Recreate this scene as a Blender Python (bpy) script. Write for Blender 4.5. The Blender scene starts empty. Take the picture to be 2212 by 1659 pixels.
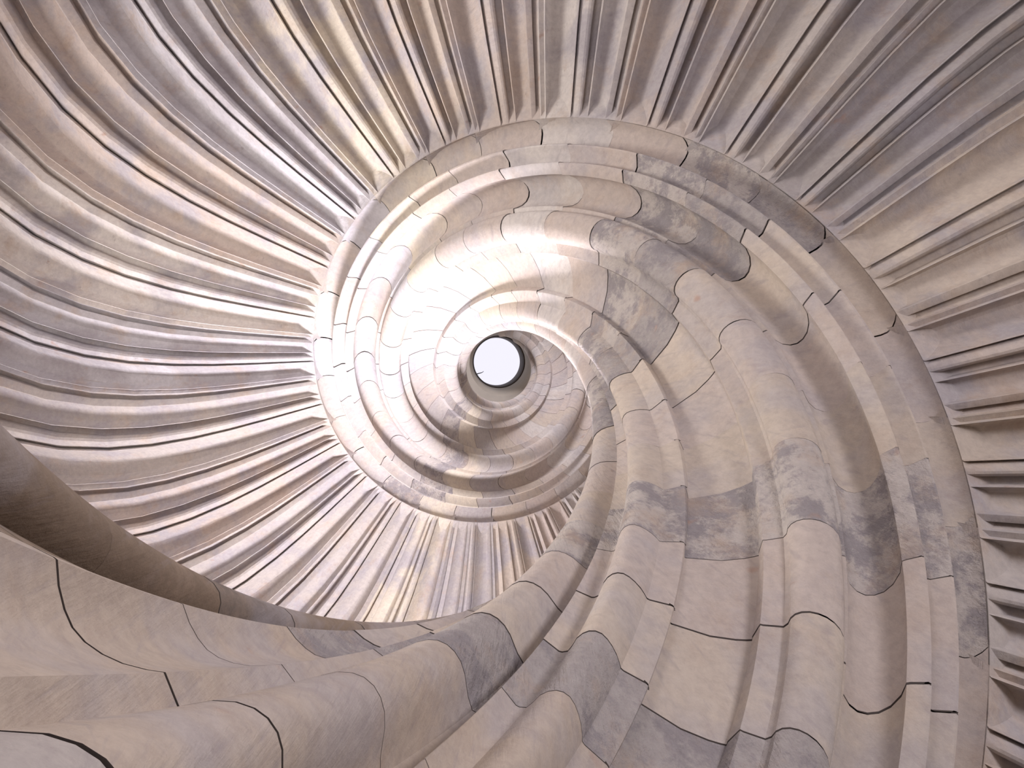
import bpy, math, random
from mathutils import Vector, Matrix, noise as mnoise

C = bpy.context.scene.collection
PI = math.pi
PITCH = 4.217                      # rise of one full turn of the stair (m)
CT = 2 * PI / PITCH
AX = Vector((0.03882, -0.12464, 0.0))   # axis of the stair; the camera stands near it, at the origin

# ------------------------------------------------------------------ camera
cam = bpy.data.cameras.new('camera')
cam_o = bpy.data.objects.new('camera', cam)
C.objects.link(cam_o)
bpy.context.scene.camera = cam_o
cam.sensor_fit = 'HORIZONTAL'
cam.sensor_width = 36.0
cam.lens = 36.0 * 2002.12 / 2212.0
cam.clip_start = 0.02
# image = Ry(ay) Rx(ax) world ; view axis +z, image x right, image y up
ax_, ay_ = -0.038737, -0.014784
rx = Matrix(((1, 0, 0), (0, math.cos(ax_), -math.sin(ax_)), (0, math.sin(ax_), math.cos(ax_))))
ry = Matrix(((math.cos(ay_), 0, math.sin(ay_)), (0, 1, 0), (-math.sin(ay_), 0, math.cos(ay_))))
M = ry @ rx
# the world is mirrored in x so that the picture is seen from below: world X = -model x
right, up, fwd = Vector(M[0]), Vector(M[1]), Vector(M[2])
def mir(v): return Vector((-v[0], v[1], v[2]))
r_, u_, f_ = mir(right), mir(up), mir(fwd)
cam_o.matrix_world = Matrix((
    (r_.x, u_.x, -f_.x, 0), (r_.y, u_.y, -f_.y, 0), (r_.z, u_.z, -f_.z, 0), (0, 0, 0, 1)))

# ------------------------------------------------------------------ light and exposure
sc = bpy.context.scene
sc.view_settings.view_transform = 'Standard'
sc.view_settings.look = 'None'
sc.view_settings.gamma = 1.0
sc.view_settings.use_curve_mapping = False
sc.view_settings.exposure = 0.12
world = bpy.data.worlds.new('overcast_sky')
sc.world = world
world.use_nodes = True
bg = world.node_tree.nodes['Background']
bg.inputs['Color'].default_value = (0.90, 0.88, 1.0, 1)
bg.inputs['Strength'].default_value = 0.95

# unseen windows, added to light newel and soffits: (azimuth in degrees, counterclockwise from image right; sill height; light power; warm?)
ADDED_WINDOWS = [
    (262, 1.80, 250, 0), (168, 1.10, 54, 1), (36, -0.50, 42, 0), (98, 0.30, 16, 0), (300, -1.30, 8, 1),
    (92, 4.30, 90, 0), (250, 5.70, 28, 0),
]

def P3(R, th, z):
    return Vector((-(AX.x + R * math.cos(th)), AX.y + R * math.sin(th), z))

WALL_R = 2.62
for i, (az, zs, pw, warm) in enumerate(ADDED_WINDOWS):
    a = math.radians(az)
    L = bpy.data.lights.new('added_window_light', 'AREA')  # area lamp added outside each unseen opening
    L.shape = 'RECTANGLE'; L.size = 0.80; L.size_y = 1.15
    L.energy = pw; L.color = (1.0, 0.96, 0.92) if warm else (0.97, 0.93, 1.0)
    o = bpy.data.objects.new('added_window_light', L); C.objects.link(o)
    p = P3(WALL_R + 0.12, a, zs + 0.62); o.location = p
    d = P3(0.0, a, zs + 0.62) - p
    o.rotation_euler = d.to_track_quat('-Z', 'Y').to_euler()

# ------------------------------------------------------------------ materials
def stone_material(name, rough_bump=0.35, patch=0.55, speck=0.35, hatch=0.45, spot=(0.385, 0.355, 0.365), lo=0.46, hi=0.60):
    m = bpy.data.materials.new(name); m.use_nodes = True
    nt = m.node_tree; N = nt.nodes; Lk = nt.links
    b = N['Principled BSDF']; b.inputs['Roughness'].default_value = 0.85
    b.inputs['Specular IOR Level'].default_value = 0.25
    def nd(t, **kw):
        n = N.new(t)
        for k, v in kw.items(): setattr(n, k, v)
        return n
    tc = nd('ShaderNodeTexCoord'); oi = nd('ShaderNodeObjectInfo')
    def nz(scale, detail, src='Object', sc3=None, rough=0.6):
        n = nd('ShaderNodeTexNoise'); n.inputs['Scale'].default_value = scale
        n.inputs['Detail'].default_value = detail; n.inputs['Roughness'].default_value = rough
        if sc3:
            mp = nd('ShaderNodeMapping'); mp.inputs['Scale'].default_value = sc3
            Lk.new(tc.outputs[src], mp.inputs['Vector']); Lk.new(mp.outputs['Vector'], n.inputs['Vector'])
        else: Lk.new(tc.outputs[src], n.inputs['Vector'])
        return n
    def ramp(src, p0, p1, c0=0.0, c1=1.0):
        r = nd('ShaderNodeMapRange'); r.clamp = True
        r.inputs['From Min'].default_value = p0; r.inputs['From Max'].default_value = p1
        r.inputs['To Min'].default_value = c0; r.inputs['To Max'].default_value = c1
        Lk.new(src, r.inputs['Value']); return r.outputs['Result']
    def mix(mode, fac, a, b_):
        x = nd('ShaderNodeMix'); x.data_type = 'RGBA'; x.blend_type = mode; x.clamp_result = False
        if isinstance(fac, float): x.inputs['Factor'].default_value = fac
        else: Lk.new(fac, x.inputs['Factor'])
        for sck, v in ((x.inputs['A'], a), (x.inputs['B'], b_)):
            if isinstance(v, tuple): sck.default_value = (*v, 1)
            else: Lk.new(v, sck)
        return x.outputs['Result']
    base = oi.outputs['Color']
    big = nz(5.0 if rough_bump < 0.9 else 11.0, 6, rough=0.6 if rough_bump < 0.9 else 0.75); big2 = nz(9.0, 6, rough=0.7)
    c = mix('MIX', ramp(big.outputs['Fac'], lo, hi, 0.0, patch), base, spot)
    c = mix('MIX', ramp(big2.outputs['Fac'], 0.52, 0.70, 0.0, patch * 0.7), c, (0.45, 0.345, 0.265))
    fine = nz(60.0, 5, rough=0.7)
    c = mix('MULTIPLY', 1.0, c, mix('MIX', ramp(fine.outputs['Fac'], 0.35, 0.65), (0.90, 0.89, 0.90), (1.06, 1.06, 1.06)))
    sp = nz(28.0, 6, rough=0.75)
    c = mix('MIX', ramp(sp.outputs['Fac'], 0.60, 0.72, 0.0, speck), c, (0.27, 0.225, 0.215))
    # slanting tool marks (UV: u along the helix, v across the moulding, in metres)
    hv = nz(1.0, 3, 'UV', (70.0, 16.0, 1.0), 0.6)
    c = mix('MIX', ramp(hv.outputs['Fac'], 0.56, 0.74, 0.0, hatch), c, (0.30, 0.26, 0.265))
    # rare iron-brown spots
    vo = nz(14.0, 2)
    c = mix('MIX', ramp(vo.outputs['Fac'], 0.72, 0.80, 0.0, 0.55), c, (0.42, 0.25, 0.17))
    Lk.new(c, b.inputs['Base Color'])
    bp = nd('ShaderNodeBump'); bp.inputs['Strength'].default_value = rough_bump; bp.inputs['Distance'].default_value = 0.004
    h = nd('ShaderNodeMath', operation='ADD'); Lk.new(fine.outputs['Fac'], h.inputs[0]); Lk.new(hv.outputs['Fac'], h.inputs[1])
    h2 = nd('ShaderNodeMath', operation='ADD'); Lk.new(h.outputs[0], h2.inputs[0]); Lk.new(sp.outputs['Fac'], h2.inputs[1])
    Lk.new(h2.outputs[0], bp.inputs['Height']); Lk.new(bp.outputs['Normal'], b.inputs['Normal'])
    return m
M_STONE = stone_material('dressed_sandstone')
M_ROUGH = stone_material('weathered_sandstone', 1.0, 0.9, 0.95, 0.5, (0.27, 0.245, 0.25), 0.47, 0.56)
M_STEP = stone_material('step_sandstone', 0.4, 0.9, 0.6, 0.2)
def flat_material(name, col, rough=0.8, metal=0.0):
    m = bpy.data.materials.new(name); m.use_nodes = True
    nt = m.node_tree; b = nt.nodes['Principled BSDF']
    b.inputs['Roughness'].default_value = rough; b.inputs['Metallic'].default_value = metal
    n = nt.nodes.new('ShaderNodeTexNoise'); n.inputs['Scale'].default_value = 12; n.inputs['Detail'].default_value = 6
    x = nt.nodes.new('ShaderNodeMix'); x.data_type = 'RGBA'
    x.inputs['A'].default_value = (*[c * 0.86 for c in col], 1); x.inputs['B'].default_value = (*[min(1, c * 1.08) for c in col], 1)
    nt.links.new(n.outputs['Fac'], x.inputs['Factor']); nt.links.new(x.outputs['Result'], b.inputs['Base Color'])
    return m
M_WALL = flat_material('lime_plaster', (0.50, 0.46, 0.42))
M_FLOOR = flat_material('floor_flagstone', (0.36, 0.31, 0.27))
M_DARK = flat_material('dark_oak', (0.10, 0.075, 0.06), 0.7)
M_MORTAR = flat_material('dark_joint_mortar', (0.15, 0.125, 0.115))
M_IRON = flat_material('black_iron', (0.05, 0.045, 0.045), 0.5, 0.8)
M_COLLAR = flat_material('collar_limestone', (0.66, 0.60, 0.52))

# ------------------------------------------------------------------ helpers
def mesh_obj(name, verts, faces, mat, parent=None, uvs=None, color=None, sharp=32):
    me = bpy.data.meshes.new(name)
    me.from_pydata([tuple(v) for v in verts], [], faces)
    if uvs:
        ul = me.uv_layers.new(name='UVMap')
        for l in me.loops: ul.data[l.index].uv = uvs[l.vertex_index]
    me.polygons.foreach_set('use_smooth', [True] * len(me.polygons))
    me.set_sharp_from_angle(angle=math.radians(sharp))
    me.materials.append(mat)
    me.update()
    o = bpy.data.objects.new(name, me); C.objects.link(o)
    if parent: o.parent = parent
    if color: o.color = (*color, 1)
    return o

def arc(cx, cz, r, a0, a1, n):
    return [(cx + r * math.cos(math.radians(a0 + (a1 - a0) * i / n)), cz + r * math.sin(math.radians(a0 + (a1 - a0) * i / n))) for i in range(n + 1)]

# ------------------------------------------------------------------ moulding of the newel, in (radius, height) at azimuth 0
FRONT = [(0.7811, 1.6706), (0.7760, 1.6810), (0.7679, 1.6913), (0.7560, 1.6975), (0.7424, 1.7000), (0.7250, 1.7005), (0.7000, 1.6990),
         (0.6950, 1.6900), (0.6920, 1.6030), (0.6900, 1.5981), (0.6860, 1.5972), (0.6580, 1.6130), (0.6450, 1.6150), (0.6410, 1.6120),
         (0.6390, 1.5860), (0.6372, 1.5826), (0.6330, 1.5828), (0.6120, 1.5965), (0.6077, 1.6005),
         (0.6110, 1.6200), (0.6080, 1.6420), (0.6000, 1.6600), (0.5890, 1.6720), (0.5760, 1.6790), (0.5620, 1.6790), (0.5469, 1.6721),
         (0.5350, 1.6580), (0.5280, 1.6400), (0.5252, 1.6290), (0.5230, 1.6275), (0.5070, 1.6300)]
FRONT += arc(0.469, 1.617, 0.042, 12, -195, 12)
FRONT += [(0.4260, 1.6390), (0.4030, 1.6625), (0.3991, 1.6654), (0.3992, 1.6700), (0.4020, 1.6990), (0.4043, 1.7044), (0.3990, 1.7130), (0.3880, 1.7290), (0.3600, 1.7670),
          (0.3131, 1.8242), (0.3110, 1.8245), (0.3000, 1.7900), (0.2972, 1.7861), (0.2940, 1.7890), (0.2700, 1.8310),
          (0.2659, 1.8356), (0.2600, 1.8330), (0.2500, 1.8310), (0.2390, 1.8330), (0.2290, 1.8390), (0.2205, 1.8500), (0.2150, 1.8680), (0.2125, 1.8900),
          (0.2130, 1.9150), (0.2165, 1.9400), (0.2235, 1.9608), (0.2290, 1.9800), (0.2290, 2.0000), (0.2275, 2.0104),
          (0.2116, 2.0608), (0.2125, 2.0640), (0.2380, 2.0850), (0.2430, 2.1000), (0.2400, 2.1300), (0.2284, 2.1524),
          (0.2200, 2.1650), (0.2080, 2.1850), (0.1980, 2.2120), (0.1915, 2.2450), (0.1886, 2.2800), (0.1895, 2.3150), (0.1940, 2.3450), (0.2020, 2.3700),
          (0.2140, 2.3880), (0.2290, 2.3960), (0.2330, 2.3979), (0.2345, 2.4579),
          (0.2440, 2.4690), (0.2560, 2.4860), (0.2660, 2.5050), (0.2743, 2.5259), (0.2800, 2.5480), (0.2832, 2.5730), (0.2855, 2.6050), (0.2863, 2.6398),
          (0.2880, 2.6430), (0.3000, 2.6560)]
BACK = [(0.4300, 2.6700), (0.4500, 2.6200), (0.4600, 2.0600), (0.4900, 1.9700), (0.5600, 1.9100), (0.7000, 1.8800), (0.7750, 1.8200)]
RAIL = [(0.3030, 2.6605)] + [(0.395 + 0.067 * math.cos(math.radians(a)), 2.768 + 0.078 * math.sin(math.radians(a))) for a in range(225, -5, -15)] + [(0.4500, 2.7300), (0.4270, 2.6715)]
PROF = FRONT + BACK
vlen = [0.0]
for a, b in zip(FRONT, FRONT[1:] + BACK[:1]): vlen.append(vlen[-1] + math.hypot(a[0] - b[0], a[1] - b[1]))

# bed heights of the stones, read off the joints
BEDS = {-4: 0.515, -3: 0.693, -2: 0.892, -1: 1.048, 0: 1.219, 1: 1.378, 2: 1.539, 3: 1.689, 4: 1.838, 5: 2.022, 6: 2.173,
        7: 2.337, 8: 2.506, 9: 2.675, 10: 2.838, 11: 2.980, 12: 3.161, 13: 3.316, 14: 3.496, 15: 3.657, 16: 3.797, 17: 3.963,
        18: 4.116, 19: 4.288, 20: 4.462, 21: 4.624, 22: 4.795, 23: 4.965}
KMIN, KMAX = -12, 37
for k in range(-5, KMIN - 1, -1): BEDS[k] = BEDS[k + 1] - 0.1635
for k in range(24, KMAX + 1): BEDS[k] = BEDS[k - 1] + 0.1615
rnd = random.Random(7)

TAN, PINK, GREY, PALE, DARK, YEL, BLUE = ((0.495, 0.425, 0.360), (0.495, 0.425, 0.380), (0.450, 0.405, 0.375), (0.545, 0.50, 0.465), (0.375, 0.340, 0.325), (0.535, 0.475, 0.395), (0.485, 0.460, 0.470))
BROWN = (0.455, 0.380, 0.315)
STONE = {-7: BROWN, -6: GREY, -5: BROWN, -4: BROWN, -3: BROWN, -2: DARK, -1: TAN, 0: PINK, 1: GREY, 2: TAN, 3: PINK, 4: TAN, 5: DARK, 6: GREY, 7: PINK, 8: PALE, 9: PINK, 10: TAN,
         11: YEL, 12: BLUE, 13: PINK, 14: PALE, 15: BLUE, 16: GREY, 17: PINK, 18: GREY, 19: GREY, 20: YEL, 21: GREY, 22: TAN}
ROUGH = {-2, 1, 5, 6, 19}
GAP = {-5: 0.0035, -4: 0.0018, -3: 0.0007, -2: 0.0012, -1: 0.0022, 0: 0.0032, 1: 0.0014, 2: 0.0006, 3: 0.0005, 4: 0.003, 5: 0.004, 6: 0.0015, 7: 0.004, 8: 0.0006}

RG = {k: rnd.choice([0.0018, 0.0030, 0.0042, 0.0052]) for k in range(KMIN, KMAX + 1)}
SC = {}
def scol(k):
    if k in SC: return SC[k]
    SC[k] = pick(k)
    return SC[k]
def pick(k):
    c = STONE.get(k)
    if c is None: c = rnd.choice([TAN, PINK, PINK, GREY, PALE, TAN])
    j = 1 + rnd.uniform(-0.05, 0.05)
    return tuple(v * j for v in c)

def sweep(name, prof, nfront, z0, z1, off, mat, parent, col, nseg, closed=True):
    """one stone: the moulding swept along the helix between two level beds z0, z1 (the ends are level cuts)"""
    n = len(prof); V = []; UV = []
    ch = 0.010
    ts = [0.0, 0.0] + [i / nseg for i in range(1, nseg)] + [1.0, 1.0]
    for j, t in enumerate(ts):
        z = z0 + (z1 - z0) * t
        end = (j == 0 or j == len(ts) - 1)
        for i, (R, zp) in enumerate(prof):
            th = (z - zp) * CT
            Rr = R + off * (1 if i < nfront else 0)
            # small arris chamfer at the joints: pull the end vertices back into the stone
            if end and 3 <= i < nfront:
                a = prof[i - 1] if i else prof[0]; b = prof[i + 1] if i + 1 < n else prof[-1]
                tx, tz = b[0] - a[0], b[1] - a[1]; l = math.hypot(tx, tz) or 1
                nx, nz_ = -tz / l, tx / l         # outward normal of the moulding (towards the well / below)
                Rr += nx * ch * INW; dz = nz_ * ch * INW
                V.append(P3(Rr, (z - (zp)) * CT, z)); 
            else:
                V.append(P3(Rr, th, z))
            UV.append((th * 0.5, vlen[i] if i < len(vlen) else 0.0))
    F = []
    m = len(ts)
    for j in range(m - 1):
        for i in range(n):
            i2 = (i + 1) % n
            F.append((j * n + i, j * n + i2, (j + 1) * n + i2, (j + 1) * n + i))
    o = mesh_obj(name, V, F, mat, parent, UV, col, 30)
    o.data.materials.append(M_MORTAR)               # the bed joints are dark with old mortar and dirt
    for p in o.data.polygons:
        if (p.index < n or p.index >= (m - 2) * n) and p.index % n < nfront - 1: p.material_index = 1
    return o
INW = -1.0

# ------------------------------------------------------------------ the staircase
stair = bpy.data.objects.new('spiral_staircase', None); C.objects.link(stair)
stair.location = P3(0, 0, BEDS[KMIN])
bpy.context.view_layer.update()
stair['label'] = 'pale sandstone spiral staircase with moulded open newel seen from below'
stair['category'] = 'staircase'
base_inv = Matrix.Translation(-stair.location)
def under(o, parent=stair):
    o.parent = parent
    if parent is stair: o.matrix_parent_inverse = base_inv

# moulding of a step's soffit, from its upper joint (s=0) to its lower joint (s=1); d = recess above the helical ramp (m)
SOFFIT = [(0.0, 0.0194), (0.004, 0.0190), (0.008, 0.0040), (0.03, 0.0085), (0.056, 0.0135), (0.061, 0.0145), (0.065, -0.0010), (0.070, -0.0020), (0.078, 0.0060), (0.092, 0.0150),
          (0.115, 0.0260), (0.145, 0.0350), (0.18, 0.0410), (0.22, 0.0435), (0.26, 0.0420), (0.30, 0.0360), (0.335, 0.0275), (0.362, 0.0185), (0.382, 0.0110), (0.390, 0.0080), (0.395, -0.0030), (0.404, -0.0040), (0.411, 0.0), (0.415, 0.0140),
          (0.43, 0.0070), (0.45, 0.0010), (0.475, -0.0030), (0.50, -0.0035), (0.525, 0.0), (0.543, 0.0060), (0.555, 0.0130), (0.559, 0.0260), (0.566, 0.0280), (0.622, 0.0310), (0.628, 0.0300), (0.632, 0.0010), (0.638, 0.0), (0.648, 0.0090), (0.67, 0.0190),
          (0.70, 0.0260), (0.74, 0.0300), (0.78, 0.0300), (0.82, 0.0270), (0.85, 0.0225), (0.859, 0.0200), (0.863, 0.0), (0.870, 0.0), (0.932, 0.0100), (0.938, 0.0115), (0.942, 0.0270), (0.97, 0.0250), (0.996, 0.0200), (1.0, 0.0194)]
R_OUT = 2.60
RS = [0.0, 0.03, 0.10, 0.22, 0.36, 0.50, 0.66, 0.82, 1.0, 1.2, 1.42, 1.66]
def swing(R): return 0.05 - 0.139 * (R - 1.38) ** 2 if R < 2.1 else 0.05 - 0.139 * 0.5184 - 0.2 * (R - 2.1)
SW0 = swing(0.79)
def make_step(k):
    zt, zb = BEDS[k + 1], BEDS[k]; rise = zt - zb
    V = []; UV = []; F = []
    cols = []
    g = 0.0012
    for (s, d) in SOFFIT:
        th0 = (zt - 1.690) * CT - s * rise * CT
        ramp_z = 1.6706 + th0 / CT                       # height of the newel's outer arris here
        R0 = 0.781 + 1.6 * max(d, 0.0)
        col = []
        # foot of the flank on the arris, then the soffit outwards
        V.append(P3(0.7790, th0, ramp_z)); UV.append((0.775, s * 0.3)); col.append(len(V) - 1)
        for q in RS:
            R = R0 + (R_OUT - R0) * (q / 1.66)
            z = ramp_z + 0.0194 + (d - 0.0194) * (1.0 + 1.1 * (R - 0.81))
            V.append(P3(R, th0 + swing(R) - SW0, z)); UV.append((R, s * 0.3)); col.append(len(V) - 1)
        # top of the tread
        V.append(P3(R_OUT, th0 + swing(R_OUT) - SW0, zt - g + 0.012)); UV.append((R_OUT, 1)); col.append(len(V) - 1)
        V.append(P3(0.75, th0, zt - g + 0.012)); UV.append((0.75, 1)); col.append(len(V) - 1)
        cols.append(col)
    n = len(cols[0])
    for a, b in zip(cols, cols[1:]):
        for i in range(n):
            i2 = (i + 1) % n
            F.append((a[i], b[i], b[i2], a[i2]))
    F.append(tuple(cols[0])); F.append(tuple(reversed(cols[-1])))
    return mesh_obj('step', V, F, M_STEP, None, UV, scol(k), 28)

for k in range(KMIN, KMAX):
    g0 = GAP.get(k, RG[k]); g1 = GAP.get(k + 1, RG[k + 1])
    z0, z1 = BEDS[k] + g0 * 0.4, BEDS[k + 1] - g1 * 0.4
    col = scol(k)
    off = rnd.uniform(-0.0004, 0.0004) + {-5: -0.0012, -4: -0.0022, -3: -0.0026, -2: -0.0031, -1: -0.0036, 0: -0.0046, 1: -0.0048, 2: -0.0040, 3: -0.0034, 4: -0.0040, 5: -0.0046, 6: -0.0030, 7: -0.0036, 8: -0.0020}.get(k, 0.0)
    ns = sweep('newel_stone', PROF, len(FRONT), z0, z1, off, M_ROUGH if k in ROUGH else M_STONE, None, col, 8)
    under(ns)
    rail = sweep('handrail', RAIL, len(RAIL), z0, z1, rnd.uniform(-0.0004, 0.0004), M_STONE, None, tuple(c * f for c, f in zip(col, (0.50, 0.45, 0.40))), 8)
    rail.parent = ns; rail['label'] = 'dark brown rounded handrail roll of the stone newel'
    if k < KMAX - 1 and k >= KMIN + 1:
        st = make_step(k); under(st)

# ------------------------------------------------------------------ round eye at the head of the well
ZT = BEDS[KMAX]
eye = bpy.data.objects.new('roof_eye', None); C.objects.link(eye)
EC = (AX.x - 0.012, AX.y + 0.010)
eye.location = (-EC[0], EC[1], ZT)
eye['label'] = 'round stone eye at the top of the well, open to white daylight'
eye['category'] = 'skylight'
def lathe(name, prof, mat, parent, seg=72, dx=0.0, dy=0.0, z0=0.0):
    V = []; F = []
    n = len(prof)
    for j in range(seg):
        a = 2 * PI * j / seg
        for (R, z, ox, oy) in prof: V.append((-(dx + ox + R * math.cos(a)), dy + oy + R * math.sin(a), z0 + z))
    for j in range(seg):
        j2 = (j + 1) % seg
        for i in range(n):
            i2 = (i + 1) % n
            F.append((j * n + i, j2 * n + i, j2 * n + i2, j * n + i2))
    o = mesh_obj(name, V, F, mat, parent, None, None, 30)
    return o
lathe('stone_collar', [(0.262, 0.0, 0.01, 0.0), (0.250, 0.03, 0.01, 0), (0.235, 0.20, 0.0, 0), (0.222, 0.42, -0.02, 0), (0.219, 0.50, -0.022, 0), (0.60, 0.50, 0, 0), (0.60, 0.0, 0, 0)], M_COLLAR, eye)
lathe('wooden_ring', [(0.212, 0.501, -0.024, 0), (0.205, 0.52, -0.026, 0), (0.202, 0.70, -0.045, 0), (0.30, 0.70, -0.03, 0), (0.30, 0.501, -0.02, 0)], M_DARK, eye)
# small iron hook sticking into the opening
V = []; F = []
pts = [Vector((0.215, -0.105, 0.60)), Vector((0.185, -0.098, 0.60)), Vector((0.165, -0.092, 0.602)), Vector((0.150, -0.082, 0.606))]
for i, p in enumerate(pts):
    r = 0.0045 - 0.0007 * i
    for j in range(6):
        a = PI / 3 * j; V.append((p.x, p.y + r * math.cos(a), p.z + r * math.sin(a)))
for i in range(len(pts) - 1):
    for j in range(6): F.append((i * 6 + j, i * 6 + (j + 1) % 6, (i + 1) * 6 + (j + 1) % 6, (i + 1) * 6 + j))
F.append(tuple(range(5, -1, -1))); F.append(tuple(range(18, 24)))
hook = mesh_obj('hook', V, F, M_IRON, eye)

# ------------------------------------------------------------------ the tower round the stair (setting)
def structure(o): o['kind'] = 'structure'; return o
ZF, ZC = BEDS[KMIN] - 0.02, ZT + 0.02
NS = 120
rows = sorted(set([ZF, ZC] + [zs for _, zs, _, _ in ADDED_WINDOWS] + [zs + 1.25 for _, zs, _, _ in ADDED_WINDOWS]))
rows = [z for z in rows if ZF <= z <= ZC]
def is_open(a, z):
    for az, zs, _, _ in ADDED_WINDOWS:
        d = (math.degrees(a) - az + 180) % 360 - 180
        if abs(d) < 9.5 and zs < z < zs + 1.25: return True
    return False
def cyl_wall(name, R, mat):
    V = []; F = []
    nz = len(rows)
    for j in range(NS):
        a = 2 * PI * j / NS
        for z in rows: V.append(P3(R, a, z))
    for j in range(NS):
        for i in range(nz - 1):
            if is_open(2 * PI * (j + 0.5) / NS, (rows[i] + rows[i + 1]) / 2): continue
            j2 = (j + 1) % NS
            F.append((j * nz + i, j2 * nz + i, j2 * nz + i + 1, j * nz + i + 1))
    return mesh_obj(name, V, F, mat)
wall = structure(cyl_wall('wall_round', WALL_R, M_WALL))
sm = wall.modifiers.new('thickness', 'SOLIDIFY'); sm.thickness = 0.30; sm.offset = 0
fl = structure(lathe('floor', [(0.001, 0, 0, 0), (WALL_R + 0.1, 0, 0, 0), (WALL_R + 0.1, -0.15, 0, 0), (0.001, -0.15, 0, 0)], M_FLOOR, None, 64, AX.x, AX.y, ZF - 0.02))
ce = structure(lathe('ceiling', [(0.45, 0.0, 0, 0), (WALL_R + 0.1, 0.0, 0, 0), (WALL_R + 0.1, 0.2, 0, 0), (0.45, 0.2, 0, 0)], M_WALL, None, 64, AX.x, AX.y, ZC))
